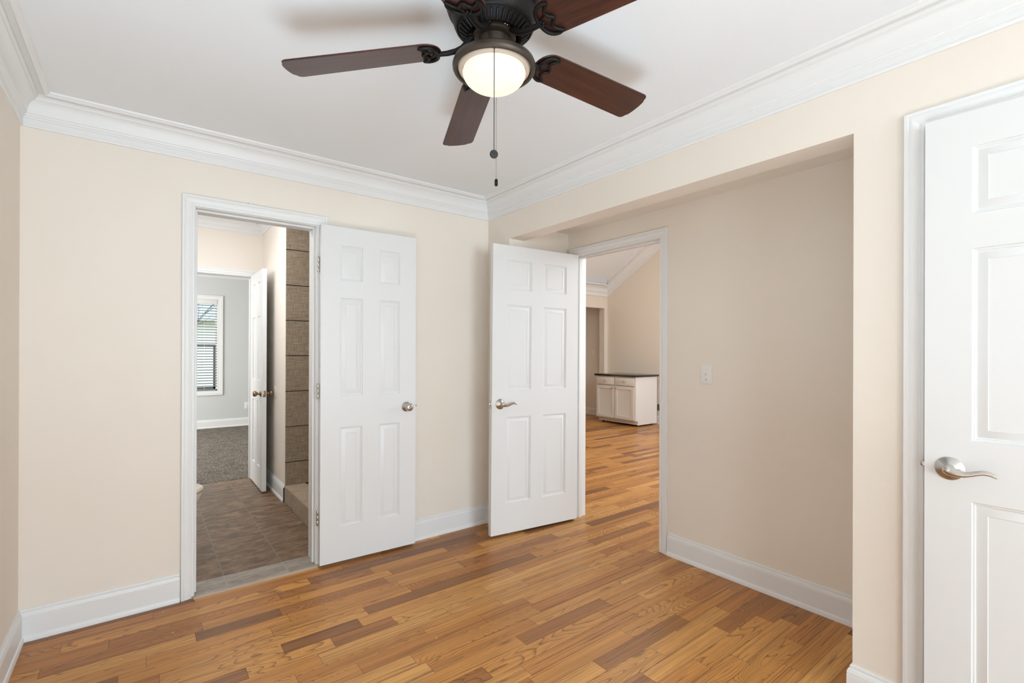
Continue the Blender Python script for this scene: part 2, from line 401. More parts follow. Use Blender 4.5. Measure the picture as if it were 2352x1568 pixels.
# joints (x, tone of the board starting there) of the rows whose boards can be told apart
PLANKS = {-21: [(-1.14, 0.15), (-0.59, 0.75), (0.0, 0.45)], -17: [(-1.29, 0.3), (-0.74, 0.7), (-0.18, 0.3), (0.33, 0.6)], -20: [(-0.87, 0.35), (-0.32, 0.3), (0.2, 0.55)], -22: [(-0.32, 0.2), (0.23, 0.55)], -24: [(-0.24, 0.28), (0.31, 0.6)], -15: [(-1.73, 0.08), (-1.18, 0.35), (-0.51, 0.55)], -26: [(-0.32, 0.3), (0.23, 0.5)], -23: [(-0.49, 0.2), (0.06, 0.65)], -16: [(-1.15, 0.4), (-0.6, 0.25), (0.04, 0.2)], -9: [(-2.58, 0.62), (-2.03, 0.22), (-1.2, 0.78), (-0.11, 0.35)], -10: [(-2.15, 0.22), (-1.6, 0.82), (-1.26, 0.25)], -5: [(-2.41, 0.6), (-1.86, 0.42), (-1.43, 0.3), (-0.93, 0.6)], -4: [(-2.75, 0.5), (-2.2, 0.55), (-1.51, 0.62), (-1.01, 0.35)], -6: [(-1.54, 0.68), (-0.99, 0.35), (-0.53, 0.28)], -13: [(-1.6, 0.42), (-1.05, 0.3), (-0.62, 0.2)], -8: [(-2.16, 0.3), (-1.61, 0.35), (-0.93, 0.55)], -18: [(-1.53, 0.72), (-0.98, 0.3)], -14: [(-1.93, 0.28), (-1.38, 0.5)], -12: [(-2.04, 0.3), (-1.49, 0.1), (-0.88, 0.15), (-0.38, 0.3)], -2: [(-2.59, 0.5), (-2.04, 0.55)], -7: [(-2.07, 0.35), (-1.52, 0.4)]}
plank_floor()
b = MB(); b.box(XL-.1, .704, YR-.1, -.03, -.03, -.0015); b.box(.58, 5.5, -2.2, 5.0, -.031, -.0016)
struct(b.obj('floor_underlay', M_dark, smooth=0), 'dark subfloor seen only in the joints of the oak boards', 'floor')
b = MB(); b.box(-2.6, -.2, .16, 2.47, -.03, .010)
struct(b.obj('floor_bathroom', M_stone, smooth=0), 'brown slate look tile floor of the bathroom', 'floor')
b = MB(); b.box(-1.88, -1.24, -.022, .1595, -.03, .0102)
struct(b.obj('floor_threshold', M_stone2, smooth=0), 'paler grey cut tile strip inside the bathroom doorway', 'floor')
b = MB(); b.box(-4.0, .6, 2.47, 6.36, -.03, .014)
struct(b.obj('floor_bedroom', M_carpet, smooth=0), 'speckled grey brown carpet of the far bedroom', 'carpet')
b = MB(); b.run((-1.872, -.022, 0), (-1.253, -.022, 0), (0, -1, 0), [(0, 0), (0, .0105), (.004, .010), (.012, .004), (.013, 0)])
struct(b.obj('trim_12', mat('threshold_beige', (.42, .31, .23), .5)), 'thin beige threshold strip between slate tile and oak floor', 'threshold')

# ------------------------------------------------------------------ walls and ceilings
b = MB(); TH = 2.75
b.box(XL-WT, -1.885, YB, YB+WB, 0, TH); b.box(-1.237, XH, YB, YB+WB, 0, TH); b.box(-1.885, -1.237, YB, YB+WB, 2.063, TH)
struct(b.obj('wall_back', M_wall, smooth=0), 'cream wall with the open bathroom doorway', 'wall')
b = MB(); b.box(XL-WT, XL, -5.0, YB+WB, 0, TH); b.box(XL-WT, XL, -6.2, -5.0, 0, .7); b.box(XL-WT, XL, -6.2, -5.0, 2.1, TH); b.box(XL-WT, XL, YR-WT, -6.2, 0, TH)
struct(b.obj('wall_left', M_wall, smooth=0), 'cream wall at the left edge of the photo', 'wall')
b = MB()
b.box(XH, XA+WT, YS, YB+WT, 0, 2.9); b.box(0, XH, YS, YB, 0, TH)          # block beside the alcove
b.box(0, XH, YE, YS, ZH, TH)                                             # alcove header
b.box(0, XH, -2.606, YE, 0, TH)                                          # pier
b.box(0, XH, -3.33, -2.606, 2.066, TH); b.box(0, XH, YR-WT, -3.33, 0, TH)
struct(b.obj('wall_right', M_wall, smooth=0), 'cream wall with wide alcove opening, pier and closet doorway', 'wall')
b = MB()
b.box(XA, XA+WT, -1.137, YS, 2.052, 2.9); b.box(XA, XA+WT, -.326, YS, 0, 2.06); b.box(XA, XA+WT, YR, -1.137, 0, 2.9)
b.box(XH, XA, -2.50, YE, 0, TH)
struct(b.obj('wall_alcove', M_wall, smooth=0), 'cream alcove wall holding the doorway to the great room', 'wall')
b = MB(); b.box(XH, XA, YE, YS, ZA, ZA+.1)
struct(b.obj('ceiling_alcove', M_wall, smooth=0), 'low cream ceiling inside the alcove', 'ceiling')
b = MB(); b.box(XL-WT, XH, YR-WT, YB+.01, ZC, ZC+.1)
struct(b.obj('ceiling', M_ceil, smooth=0), 'flat white ceiling above the fan', 'ceiling')
b = MB(); x0, x1 = -1.95, -.15
b.box(XL-WT, x0, YR-WT, YR, 0, TH); b.box(x1, XH, YR-WT, YR, 0, TH); b.box(x0, x1, YR-WT, YR, 0, .35); b.box(x0, x1, YR-WT, YR, 2.27, TH)
struct(b.obj('wall_rear', M_wall, smooth=0), 'cream wall behind the photographer with a wide window added for light', 'wall')
b = MB(); b.box(x0, x0+.05, YR-.1, YR-.04, .35, 2.27); b.box(x1-.05, x1, YR-.1, YR-.04, .35, 2.27); b.box(x0, x1, YR-.1, YR-.04, .35, .40); b.box(x0, x1, YR-.1, YR-.04, 2.22, 2.27)
b.box(-1.075, -1.025, YR-.1, YR-.04, .4, 2.22); b.box(x0, x1, YR-.09, YR-.05, 1.28, 1.32)
struct(b.obj('added_window_2', M_trim, smooth=0), 'white framed window added unseen behind the photographer as a daylight source', 'window')
b = MB(); xw = XL-.09
b.box(xw, xw+.05, -6.2, -6.15, .7, 2.1); b.box(xw, xw+.05, -5.05, -5.0, .7, 2.1); b.box(xw, xw+.05, -6.2, -5.0, .7, .75); b.box(xw, xw+.05, -6.2, -5.0, 2.05, 2.1); b.box(xw+.01, xw+.04, -6.2, -5.0, 1.38, 1.42)
struct(b.obj('added_window_3', M_trim, smooth=0), 'white framed window added unseen in the left wall to brighten the alcove', 'window')

# bathroom
b = MB(); b.box(-1.118, -1.0, 1.40, 2.42, 0, 2.7); b.box(-1.0, -.15, 1.42, 2.42, 0, 2.7)
b.box(-2.62, -2.53, WB, 2.42, 0, 2.7)
b.box(-.25, -.13, WB, 1.5, 0, 2.7)
struct(b.obj('wall_bathroom_side', M_wall, smooth=0), 'cream bathroom side wall behind its open door', 'wall')
b = MB(); b.box(-2.62, -1.857, 2.415, 2.53, 0, 2.7); b.box(-1.203, -.15, 2.415, 2.53, 0, 2.7); b.box(-1.857, -1.203, 2.415, 2.53, 2.045, 2.7)
struct(b.obj('wall_bathroom_back', M_wall, smooth=0), 'cream bathroom wall above the bedroom doorway', 'wall')
b = MB(); b.box(-2.62, -.13, WB, 2.53, 2.57, 2.68)
struct(b.obj('ceiling_bathroom', M_ceil, smooth=0), 'bright white bathroom ceiling', 'ceiling')
# shower: tiled wall above a tiled step
b = MB(); zz = [.149, .346, .648, .950, 1.253, 1.553, 1.853, 2.155, 2.457, 2.57]
b.box(-1.1185, -.25, 1.392, 1.404, .14, 2.57)
root = struct(b.obj('wall_shower', mat('dark_tile_grout', (.018, .014, .011), .9), smooth=0), 'taupe linen textured tile wall of the shower', 'tiled wall')
b = MB()
for a, c in zip(zz, zz[1:]):
    for xa in (-1.119, -.514): b.box(xa, min(xa+.598, -.25), 1.384, 1.398, a+.0032, c-.0032, bev=.0012)
b.obj('wall_tiles', M_weave, root, smooth=0)
b = MB()
for ya, yb_ in ((1.399, 1.129), (1.125, .824), (.820, .52), (.516, .22), (.216, .16)): b.box(-1.126, -1.118, yb_, ya, .012, .146, bev=.001)
o1 = b
b = MB()
for ya, yb_ in ((1.384, 1.154), (1.150, .85), (.846, .55), (.546, .25)): b.box(-1.124, -.96, yb_, ya, .144, .152, bev=.001)
top = b
b = MB(); b.box(-1.119, -.96, .157, 1.399, 0, .1455)
root = struct(b.obj('trim_13', M_grout, smooth=0), 'low tiled curb at the foot of the shower wall', 'shower curb')
o1.obj('front_tiles', M_weavef, root, smooth=0); top.obj('top_tiles', M_weaveh, root, smooth=0)
b = MB(); b.box(-.96, -.25, .157, 1.386, .0, .06)
struct(b.obj('floor_shower', M_weaveh, smooth=0), 'tiled shower floor behind the curb', 'floor')

# bedroom
b = MB(); b.box(-4.0, -1.95, 6.36, 6.48, 0, 2.75); b.box(-1.08, .7, 6.36, 6.48, 0, 2.75); b.box(-1.95, -1.08, 6.36, 6.48, 0, .63); b.box(-1.95, -1.08, 6.36, 6.48, 2.14, 2.75)
b.box(.6, .7, 2.53, 6.4, 0, 2.75); b.box(-4.1, -4.0, 2.5, 6.4, 0, .7); b.box(-4.1, -4.0, 2.5, 6.4, 2.3, 2.75); b.box(-4.1, -4.0, 5.3, 6.4, .7, 2.3); b.box(-4.1, -4.0, 2.5, 3.5, .7, 2.3)
b.box(-4.1, -2.6, 2.42, 2.53, 0, 2.75)
struct(b.obj('wall_bedroom', M_wallg, smooth=0), 'pale blue grey bedroom wall with the blinded window', 'wall')
b = MB(); b.box(-4.1, .7, 2.5, 6.48, 2.64, 2.75)
struct(b.obj('ceiling_bedroom', M_ceil, smooth=0), 'white ceiling of the far bedroom', 'ceiling')

# great room
b = MB()
b.box(XG, XG+.12, -2.2, 5.0, 0, 6.2)
b.box(3.6, 3.85, YG, YG+.13, 0, 2.75); b.box(3.85, 5.237, YG, YG+.13, 2.168, 2.75); b.box(5.237, XG, YG, YG+.13, 0, 2.75); b.box(.7, 3.6, YG, YG+.13, 0, 2.75)
b.box(3.6, XG, 4.9, 5.0, 0, 2.75); b.box(3.6, 3.7, YG+.13, 5, 0, 2.75)
struct(b.obj('wall_great_room', M_wallt, smooth=0), 'tan lit great room walls meeting behind the white island', 'wall')
SL = .62
def zslope(y): return 2.625+(YG-y)*SL
b = MB()
yr = .2
b.loft([[(.70, YG+.13, zslope(YG+.13)), (.70, yr, zslope(yr)), (.70, yr, zslope(yr)+.12), (.70, YG+.13, zslope(YG)+.12)],
        [(XG+.12, YG+.13, zslope(YG+.13)), (XG+.12, yr, zslope(yr)), (XG+.12, yr, zslope(yr)+.12), (XG+.12, YG+.13, zslope(YG)+.12)]])
b.loft([[(.70, yr, zslope(yr)), (.70, -2.2, 3.1), (.70, -2.2, 3.25), (.70, yr, zslope(yr)+.12)],
        [(XG+.12, yr, zslope(yr)), (XG+.12, -2.2, 3.1), (XG+.12, -2.2, 3.25), (XG+.12, yr, zslope(yr)+.12)]])
b.box(3.6, XG, YG+.13, 5, 2.62, 2.75)
struct(b.obj('ceiling_great_room', M_ceil, smooth=0), 'sloping white vaulted ceiling of the great room', 'ceiling')
b = MB(); b.box(.704, 1.2, -2.2, -2.1, 0, 3.2); b.box(4.6, XG, -2.2, -2.1, 0, 3.2); b.box(1.2, 4.6, -2.2, -2.1, 0, .8); b.box(.584, .704, -2.2, .12, 2.8, 4.8); b.box(.584, .704, .12, YG+.13, 0, 4.8)
struct(b.obj('wall_great_room_side', M_wallt, smooth=0), 'great room wall on the hidden side of the doorway', 'wall')

# ------------------------------------------------------------------ crown moulding, baseboards
CR = [(0, -.140), (.009, -.140), (.012, -.135), (.012, -.128), (.0095, -.1265), (.0095, -.104), (.0125, -.1025), (.013, -.096), (.018, -.0925), (.020, -.086),
      (.0245, -.083), (.026, -.076), (.028, -.064), (.032, -.051), (.039, -.040), (.048, -.031), (.053, -.0285), (.0565, -.028), (.0575, -.022), (.062, -.018), (.0655, -.0145),
      (.066, -.005), (.0855, -.005), (.086, -.014), (.091, -.018), (.098, -.0145), (.101, -.010), (.107, -.008), (.109, 0), (0, 0)]
def crown(n, P0, P1, nrm, z, m0, m1, sc=1, mt=None, label='white crown moulding'):
    b = MB(); b.run(P0, P1, nrm, [(w*sc, z+h*sc) for w, h in CR], m0, m1)
    return struct(b.obj(n, mt or M_trim, smooth=30), label, 'crown moulding')
crown('trim_1', (XL, 0, 0), (0, 0, 0), (0, -1, 0), ZC, 1, 1, label='white crown moulding along the wall over the bathroom door')
crown('trim_2', (0, 0, 0), (0, YR, 0), (-1, 0, 0), ZC, 1, 1, label='white crown moulding above the alcove and closet')
crown('trim_3', (XL, YR, 0), (XL, 0, 0), (1, 0, 0), ZC, 1, 1, label='white crown moulding in the upper left corner of the photo')
crown('trim_4', (0, YR, 0), (XL, YR, 0), (0, 1, 0), ZC, 1, 1, label='white crown moulding behind the photographer')
crown('trim_5', (-2.5, 2.415, 0), (-1.118, 2.415, 0), (0, -1, 0), 2.57, 0, 1, .72, label='white crown moulding over the bedroom doorway')
crown('trim_6', (-1.118, 2.415, 0), (-1.118, 1.40, 0), (-1, 0, 0), 2.57, 1, 0, .72, label='white crown moulding on the bathroom side wall')
crown('trim_7', (-4, 6.36, 0), (.6, 6.36, 0), (0, -1, 0), 2.64, 0, 0, .9, label='white crown moulding of the far bedroom')
crown('trim_8', (3.7, YG, 0), (XG, YG, 0), (0, -1, 0), 2.62, 0, 1, 1.57, label='level white crown moulding in the great room')
# raking crown on the gable wall
b = MB(); prof = [(w*1.5, h*1.6) for w, h in CR]
a_ = []; c_ = []
for w, h in prof:
    a_.append(Vector((XG-w, YG-w, zslope(YG-w)+h)))
    c_.append(Vector((XG-w, .4, zslope(.4)+h)))
b.loft([a_, c_]); struct(b.obj('trim_9', M_trim, smooth=30), 'raking white crown moulding climbing the great room gable wall', 'crown moulding')

BB = [(0, .1395), (.0045, .1395), (.0065, .136), (.0065, .1305), (.004, .1285), (.010, .125), (.0135, .116), (.0145, .108), (.0125, .1065), (.0125, .105), (.0145, .1035), (.0145, .024), (.019, .021), (.022, .014), (.0225, 0), (0, 0)]
def base(n, P0, P1, nrm, m0=0, m1=0, z=0, label='', sc=1):
    b = MB(); b.run(P0, P1, nrm, [(w, z+h*sc) for w, h in BB], m0, m1)
    return struct(b.obj(n, M_trim, smooth=30), label, 'baseboard')
o = base('baseboard_back', (XL, 0, 0), (-2.052, 0, 0), (0, -1, 0), 1, 0, label='white baseboard left of the bathroom doorway')
base('baseboard_back_joint', (-2.052, .0008, 0), (-1.9295, .0008, 0), (0, -1, 0), 0, 0, label='short white baseboard piece against the bathroom door casing', sc=1.012)
base('baseboard_back_right', (-1.195, 0, 0), (0, 0, 0), (0, -1, 0), 0, 1, label='white baseboard between the two open doors')
base('baseboard_right_stub', (0, 0, 0), (0, YS, 0), (-1, 0, 0), 1, 0, label='short white baseboard in the corner behind the second door')
base('baseboard_left', (XL, YR, 0), (XL, 0, 0), (1, 0, 0), 0, 1, label='white baseboard along the left edge wall')
base('baseboard_alcove', (XA, -1.186, 0), (XA, YE, 0), (-1, 0, 0), 0, 1, label='white baseboard under the alcove light switch')
base('baseboard_pier', (0, YE, 0), (0, -2.524, 0), (-1, 0, 0), -1, 0, label='white baseboard at the foot of the pier')
base('baseboard_pier_return', (XH, YE, 0), (0, YE, 0), (0, 1, 0), 0, -1, label='white baseboard on the hidden face of the pier')
base('baseboard_bathroom', (-1.118, 2.415, 0), (-1.118, 1.408, 0), (-1, 0, 0), 0, 0, z=.010, label='white baseboard beside the shower curb')
base('baseboard_bedroom', (-4, 6.36, 0), (.6, 6.36, 0), (0, -1, 0), z=.012, label='white baseboard of the far bedroom')
base('baseboard_great_room', (XG, 4.9, 0), (XG, -2, 0), (-1, 0, 0), label='white baseboard behind the kitchen island')
b = MB(); b.box(-1.132, -1.119, 1.396, 1.409, .01, .13)
struct(b.obj('trim_14', M_dark, smooth=0), 'dark unfinished gap between baseboard and shower curb', 'gap')

# ------------------------------------------------------------------ door frames
CS = [(0, 0), (0, .008), (.003, .0115), (.011, .012), (.0125, .010), (.016, .0095), (.019, .012), (.030, .0145), (.041, .0155), (.0435, .0145), (.0455, .018), (.055, .018), (.057, .016), (.057, 0)]
def frame(name, M, Wd, H, D, label, both=True, stop=(.037, .072), hingeL=None):
    """local: opening x 0..Wd, z 0..H, room face at y=0, wall goes to y=D"""
    b = MB(); r = .003
    def casing(yf, s):
        def P(w, t, c, zt):  # point on leg/head
            return (c, yf-s*t, zt)
        for side in (0, 1):
            rings = []
            for top in (0, 1):
                ring = []
                for w, t in CS:
                    off = r+w
                    xx = -off if side == 0 else Wd+off
                    ring.append((xx, yf-s*t, (H+off) if top else 0))
                rings.append(ring)
            b.loft(rings)
        rings = []
        for side in (0, 1):
            rings.append([((-(r+w)) if side == 0 else Wd+r+w, yf-s*t, H+r+w) for w, t in CS])
        b.loft(rings)
    casing(0, 1)
    if both: casing(D, -1)
    b.box(-.017, 0, -.0005, D+.0005, 0, H+.017); b.box(Wd, Wd+.017, -.0005, D+.0005, 0, H+.017); b.box(0, Wd, -.0005, D+.0005, H, H+.017)
    b.box(0, .011, stop[0], stop[1], 0, H-.011, bev=.002); b.box(Wd-.011, Wd, stop[0], stop[1], 0, H-.011, bev=.002); b.box(0, Wd, stop[0], stop[1], H-.011, H, bev=.002)
    o = b.obj(name, M_trim, smooth=30, M=M)
    return struct(o, label, 'door casing')
def Mloc(x, y, rz): return Matrix.Translation((x, y, 0)) @ Matrix.Rotation(rz, 4, 'Z')
f1 = frame('trim_10', Mloc(-1.866, 0, 0), .610, 2.044, WB, 'white casing and jamb around the bathroom doorway')
# alcove doorway: local x -> -y world, local y -> +x world
f2 = frame('trim_11', Matrix.Translation((XA, -.345, 0)) @ Matrix.Rotation(-math.pi/2, 4, 'Z'), .776, 2.033, WT, 'white casing and jamb around the doorway to the great room', both=False)
f3 = frame('trim_15', Matrix.Translation((0, -2.586, 0)) @ Matrix.Rotation(-math.pi/2, 4, 'Z'), .722, 2.046, XH, 'white casing around the closet door at the right edge', both=False, stop=(.052, .085))
f4 = frame('trim_16', Mloc(-1.842, 2.415, 0), .624, 2.032, .115, 'white casing and jamb of the doorway from bathroom to bedroom', stop=(.037, .06))

# ------------------------------------------------------------------ six panel doors
PZ = [(.225, .829), (1.018, 1.617), (1.725, 1.935)]
def leaf_mesh(Wd, H=2.025, T=.035, dz=.016):
    """hinge edge x=0, free edge x=Wd; faces y=0 and y=T; z from dz"""
    st = .113 if Wd < .68 or Wd > 0 else .1
    mu = .107
    pwid = (Wd-2*st-mu)/2
    xs = [(st, st+pwid), (Wd-st-pwid, Wd-st)]
    b = MB(); z0, z1 = dz, dz+H
    RG = [(0, 0), (.0022, -.0045), (.0075, -.0050), (.0095, -.0085), (.013, -.0090), (.036, -.0020), (.0375, -.0036)]
    for face, sg in ((0, -1), (T, 1)):
        X = [0, xs[0][0], xs[0][1], xs[1][0], xs[1][1], Wd]; Z = [z0]+[v for p in PZ for v in p]+[z1]
        for i in range(5):
            for j in range(7):
                if i in (1, 3) and j in (1, 3, 5):
                    xa, xb, za, zb = X[i], X[i+1], Z[j], Z[j+1]
                    rings = [[(xa+o_, face+sg*d, za+o_), (xb-o_, face+sg*d, za+o_), (xb-o_, face+sg*d, zb-o_), (xa+o_, face+sg*d, zb-o_)] for o_, d in RG]
                    b.loft(rings, cap=False)
                    b.quad(*rings[-1])
                else: b.quad((X[i], face, Z[j]), (X[i+1], face, Z[j]), (X[i+1], face, Z[j+1]), (X[i], face, Z[j+1]))
    X = [0, xs[0][0], xs[0][1], xs[1][0], xs[1][1], Wd]; Z = [z0]+[v for p in PZ for v in p]+[z1]
    for a, c in zip(X, X[1:]):
        for z in (z0, z1): b.quad((a, 0, z), (c, 0, z), (c, T, z), (a, T, z))
    for a, c in zip(Z, Z[1:]):
        for x in (0, Wd): b.quad((x, 0, a), (x, T, a), (x, T, c), (x, 0, c))
    return b

def lever(parent, x, z, yface, sg, direction):
    """sg: outward normal sign in local y; direction: +1/-1 along local x"""
    b = MB(); b.lathe([(.0365, 0), (.0365, .002), (.035, .0035), (.022, .010), (.015, .0145), (.0145, .017), (.011, .018), (.0105, .034)], (0, 0, 0), 40, 'y', caps=True)
    b.xf(Matrix.Diagonal((1, sg, 1, 1))); b.xf(Matrix.Translation((x, yface, z)))
    o = b.obj('lever_handle', M_nickel, parent, smooth=40)
    b = MB(); pts = [(0, 0, .0), (.012, 0, -.003), (.025, 0, -.0055), (.040, 0, -.006), (.055, 0, -.002), (.070, 0, .004), (.082, 0, .0072), (.094, 0, .0066), (.104, 0, .0025), (.112, 0, -.003)]
    rs = [.0150, .0145, .0118, .0090, .0076, .0072, .0072, .0068, .0056, .0034]
    b.tube([(p[0]*direction, sg*(.040+.004*math.sin(p[0]*20)), p[2]) for p in pts], rs, 16, flat=.48, up=(0, 0, 1)); b.sphere((0, sg*.036, 0), .0135, 16, 8)
    b.xf(Matrix.Translation((x, yface, z)))
    b.obj('lever_arm', M_nickel, o, smooth=50)
    return o
def knob(parent, x, z, yface, sg, mt, lock=True, name='door_knob'):
    b = MB(); b.lathe([(.0001, 0), (.032, 0), (.032, .002), (.030, .004), (.017, .011), (.0125, .016), (.0115, .028), (.015, .033), (.0225, .038), (.0262, .047), (.0255, .056), (.022, .063), (.013, .0665), (.0001, .067)], (0, 0, 0), 32, 'y')
    b.xf(Matrix.Diagonal((1, sg, 1, 1))); b.xf(Matrix.Translation((x, yface, z)))
    o = b.obj(name, mt, parent, smooth=45)
    if lock:
        b = MB(); b.lathe([(.0085, .0655), (.0085, .0675), (.0001, .0675)], (0, 0, 0), 20, 'y'); b.xf(Matrix.Diagonal((1, sg, 1, 1))); b.xf(Matrix.Translation((x, yface, z)))
        b.box(x-.006, x+.006, *sorted((yface+sg*.0672, yface+sg*.0705)), z-.001, z+.001)
        b.obj('turn_button', M_black if False else mt, o, smooth=30)
        b = MB(); b.lathe([(.0115, .0648), (.0098, .0672), (.0085, .0668)], (0, 0, 0), 24, 'y'); b.xf(Matrix.Diagonal((1, sg, 1, 1))); b.xf(Matrix.Translation((x, yface, z)))
        b.lathe([(.0022, .0070), (.0001, .0076)], (0, 0, 0), 10, 'y', caps=False)
        b.obj('lock_ring', M_dark, o, smooth=30)
    return o
def hinges(parent, pinx, piny, zs, side=1):
    for z in zs:
        b = MB(); b.lathe([(.0001, -.046), (.0045, -.046), (.0058, -.043), (.0058, -.016), (.0052, -.015), (.0058, -.014), (.0058, .014), (.0052, .015), (.0058, .016), (.0058, .043), (.0045, .046), (.0001, .0475)], (pinx, piny, z), 14)
        b.box(*sorted((pinx, pinx+.012)), piny-.001, piny+.0012, z-.043, z+.043, bev=.0005)
        b.obj('hinge', M_nickel, parent, smooth=35)
def latch(parent, Wd, z, T, out=1):
    b = MB(); b.box(Wd-.0005, Wd+.0012, T/2-.0125, T/2+.0125, z-.029, z+.029, bev=.0008)
    b.obj('latch_plate', M_nickel, parent, smooth=30)
    b = MB(); b.box(Wd, Wd+.013, T/2-.006, T/2+.006, z-.008, z+.008, bev=.003)
    b.obj('latch_bolt', M_nickel, parent, smooth=30)

def door(name, pin, ang, Wd, label, offx=.006, offy=.012, H=2.030, dz=.016, lean=0):
    """leaf hung from a pin; closed leaf runs +x from the pin with its room face offy behind the pin"""
    o = leaf_mesh(Wd, H, .035, dz)
    M = Matrix.Translation((pin[0], pin[1], 0)) @ Matrix.Rotation(ang, 4, 'Z') @ Matrix.Translation((offx, offy, 0))
    if lean: M = M @ Matrix.Rotation(math.radians(-lean), 4, 'Y')      # the old frame is slightly out of plumb
    ob = o.obj(name, M_door, smooth=25)
    ob.matrix_world = M
    return struct(ob, label, 'door')
# door 1: bathroom door swung back flat against the wall. local frame: x along leaf, visible face at local y=0 side facing the room (-y)
d1 = door('door_1', (-1.249, -.012), math.radians(-2.0), .607, 'white six panel bathroom door folded back against the cream wall', offx=.004, offy=-.048)
knob(d1, .541, .929, 0, -1, M_nickel); hinges(d1, -.006, .047-.012, (1.812, 1.052, .292)); latch(d1, .607, .932, .035)
# door 2: swung into the alcove; local x from hinge to free edge points to -x, visible face faces -y
p2 = (XA-.010, -.343)
ang2 = math.radians(180-6.3)
d2 = door('door_2', p2, ang2, .750, 'white six panel door with lever handle, open beside the alcove doorway', offx=.006, offy=.012, H=2.020, lean=.34)
lever(d2, .750-.066, .924, .035, 1, -1); lever(d2, .750-.066, .924, 0, -1, -1); latch(d2, .750, .924, .035); hinges(d2, -.004, -.008, (1.80, 1.05, .29))
# door 3: closet door at the right, slightly ajar
hx, hy = .012, -3.305
ang3 = math.radians(90+2.0)
d3 = door('door_3', (hx, hy), ang3, .712, 'white six panel closet door at the right edge, slightly ajar', offx=.004, offy=0)
lever(d3, .712-.062, .924, .035, 1, -1); latch(d3, .712, .926, .035)
# door 4: bathroom to bedroom, swung 90 degrees toward the camera
d4 = door('door_4', (-1.222, 2.40), math.radians(-90-.3), .605, 'narrow white door between bathroom and bedroom, seen nearly edge on', offx=.006, offy=-.002, H=2.012, dz=.024)
knob(d4, .605-.060, .905, 0, -1, M_brass, lock=False); knob(d4, .605-.060, .905, .035, 1, M_brass, lock=False)
b = MB(); b.box(.6045, .6062, .005, .030, .876, .934, bev=.0008); b.obj('latch_plate', M_brass, d4)

b = MB(); b.box(-1.8702, -1.8662, .008, .030, .895, .955, bev=.001)
b.obj('strike_plate', M_nickel, f1).matrix_parent_inverse = f1.matrix_world.inverted()

# ------------------------------------------------------------------ ceiling fan
FX, FY = -1.2185, -1.7905
fan = empty('ceiling_fan', 'dark bronze ceiling fan with five mahogany blades and a lit glass bowl', 'ceiling fan', (FX, FY, 0))
def at(o): o.parent = fan; return o
b = MB(); b.lathe([(.0001, 2.425), (.148, 2.425), (.150, 2.415), (.150, 2.392), (.147, 2.386), (.150, 2.381), (.150, 2.362), (.146, 2.350), (.138, 2.338), (.135, 2.337), (.132, 2.328),
    (.1275, 2.312), (.1225, 2.300), (.119, 2.296), (.1155, 2.2945), (.1125, 2.297), (.110, 2.296), (.092, 2.281), (.080, 2.274), (.076, 2.277), (.074, 2.292), (.03, 2.300), (.0001, 2.300)], n=72)
b.obj('motor_housing', M_bronze, fan, smooth=40)
b = MB()
for k in range(36):
    a = 2*math.pi*k/36; ca, sa = math.cos(a), math.sin(a)
    pts = []
    for r_, z_ in ((.084, 2.2735), (.092, 2.2795), (.101, 2.2865), (.1085, 2.293)): pts.append((r_*ca, r_*sa, z_-.0022))
    b.tube(pts, [.0028, .0036, .0042, .0034], 6)
b.obj('vent_ribs', M_bronze, fan, smooth=50)
b = MB(); b.lathe([(.0001, 2.296), (.066, 2.296), (.068, 2.286), (.068, 2.270), (.062, 2.264), (.050, 2.262), (.048, 2.236), (.054, 2.230), (.056, 2.214), (.050, 2.205), (.0001, 2.205)], n=48)
b.obj('switch_housing', M_bronze2, fan, smooth=40)
for a, z_ in ((200, 2.277), (214, 2.277), (262, 2.277), (270, 2.277), (236, 2.222), (330, 2.222)):
    t_ = math.radians(a); r_ = .0685 if z_ > 2.25 else .0565
    b = MB(); b.sphere((r_*math.cos(t_), r_*math.sin(t_), z_), .0038, 8, 6); b.obj('screw', M_nickel, fan, smooth=60)
b = MB(); b.lathe([(.050, 2.212), (.075, 2.211), (.098, 2.206), (.114, 2.198), (.1265, 2.189), (.1298, 2.180), (.1290, 2.172), (.1245, 2.166), (.1180, 2.1655), (.1155, 2.169), (.1140, 2.178), (.108, 2.190), (.05, 2.203), (.050, 2.212)], n=80)
b.obj('light_ring', M_bronze2, fan, smooth=45)
b = MB(); b.lathe([(.1138, 2.184), (.1132, 2.175), (.1110, 2.169), (.1060, 2.165), (.0985, 2.1645)], n=72)
b.obj('glass_collar', mat('frosted_glass_collar', (.46, .39, .32), .4, emit=((1, .72, .45), .03)), fan, smooth=60)
prof = []
for i in range(17):
    t_ = i/16*math.pi/2
    prof.append((max(.0985*math.cos(t_)**.85, .0001), 2.160-.052*math.sin(t_)**1.12))
b = MB(); b.lathe([(.097, 2.166)]+prof, n=72)
bowl = b.obj('glass_bowl', M_glow, fan, smooth=60)
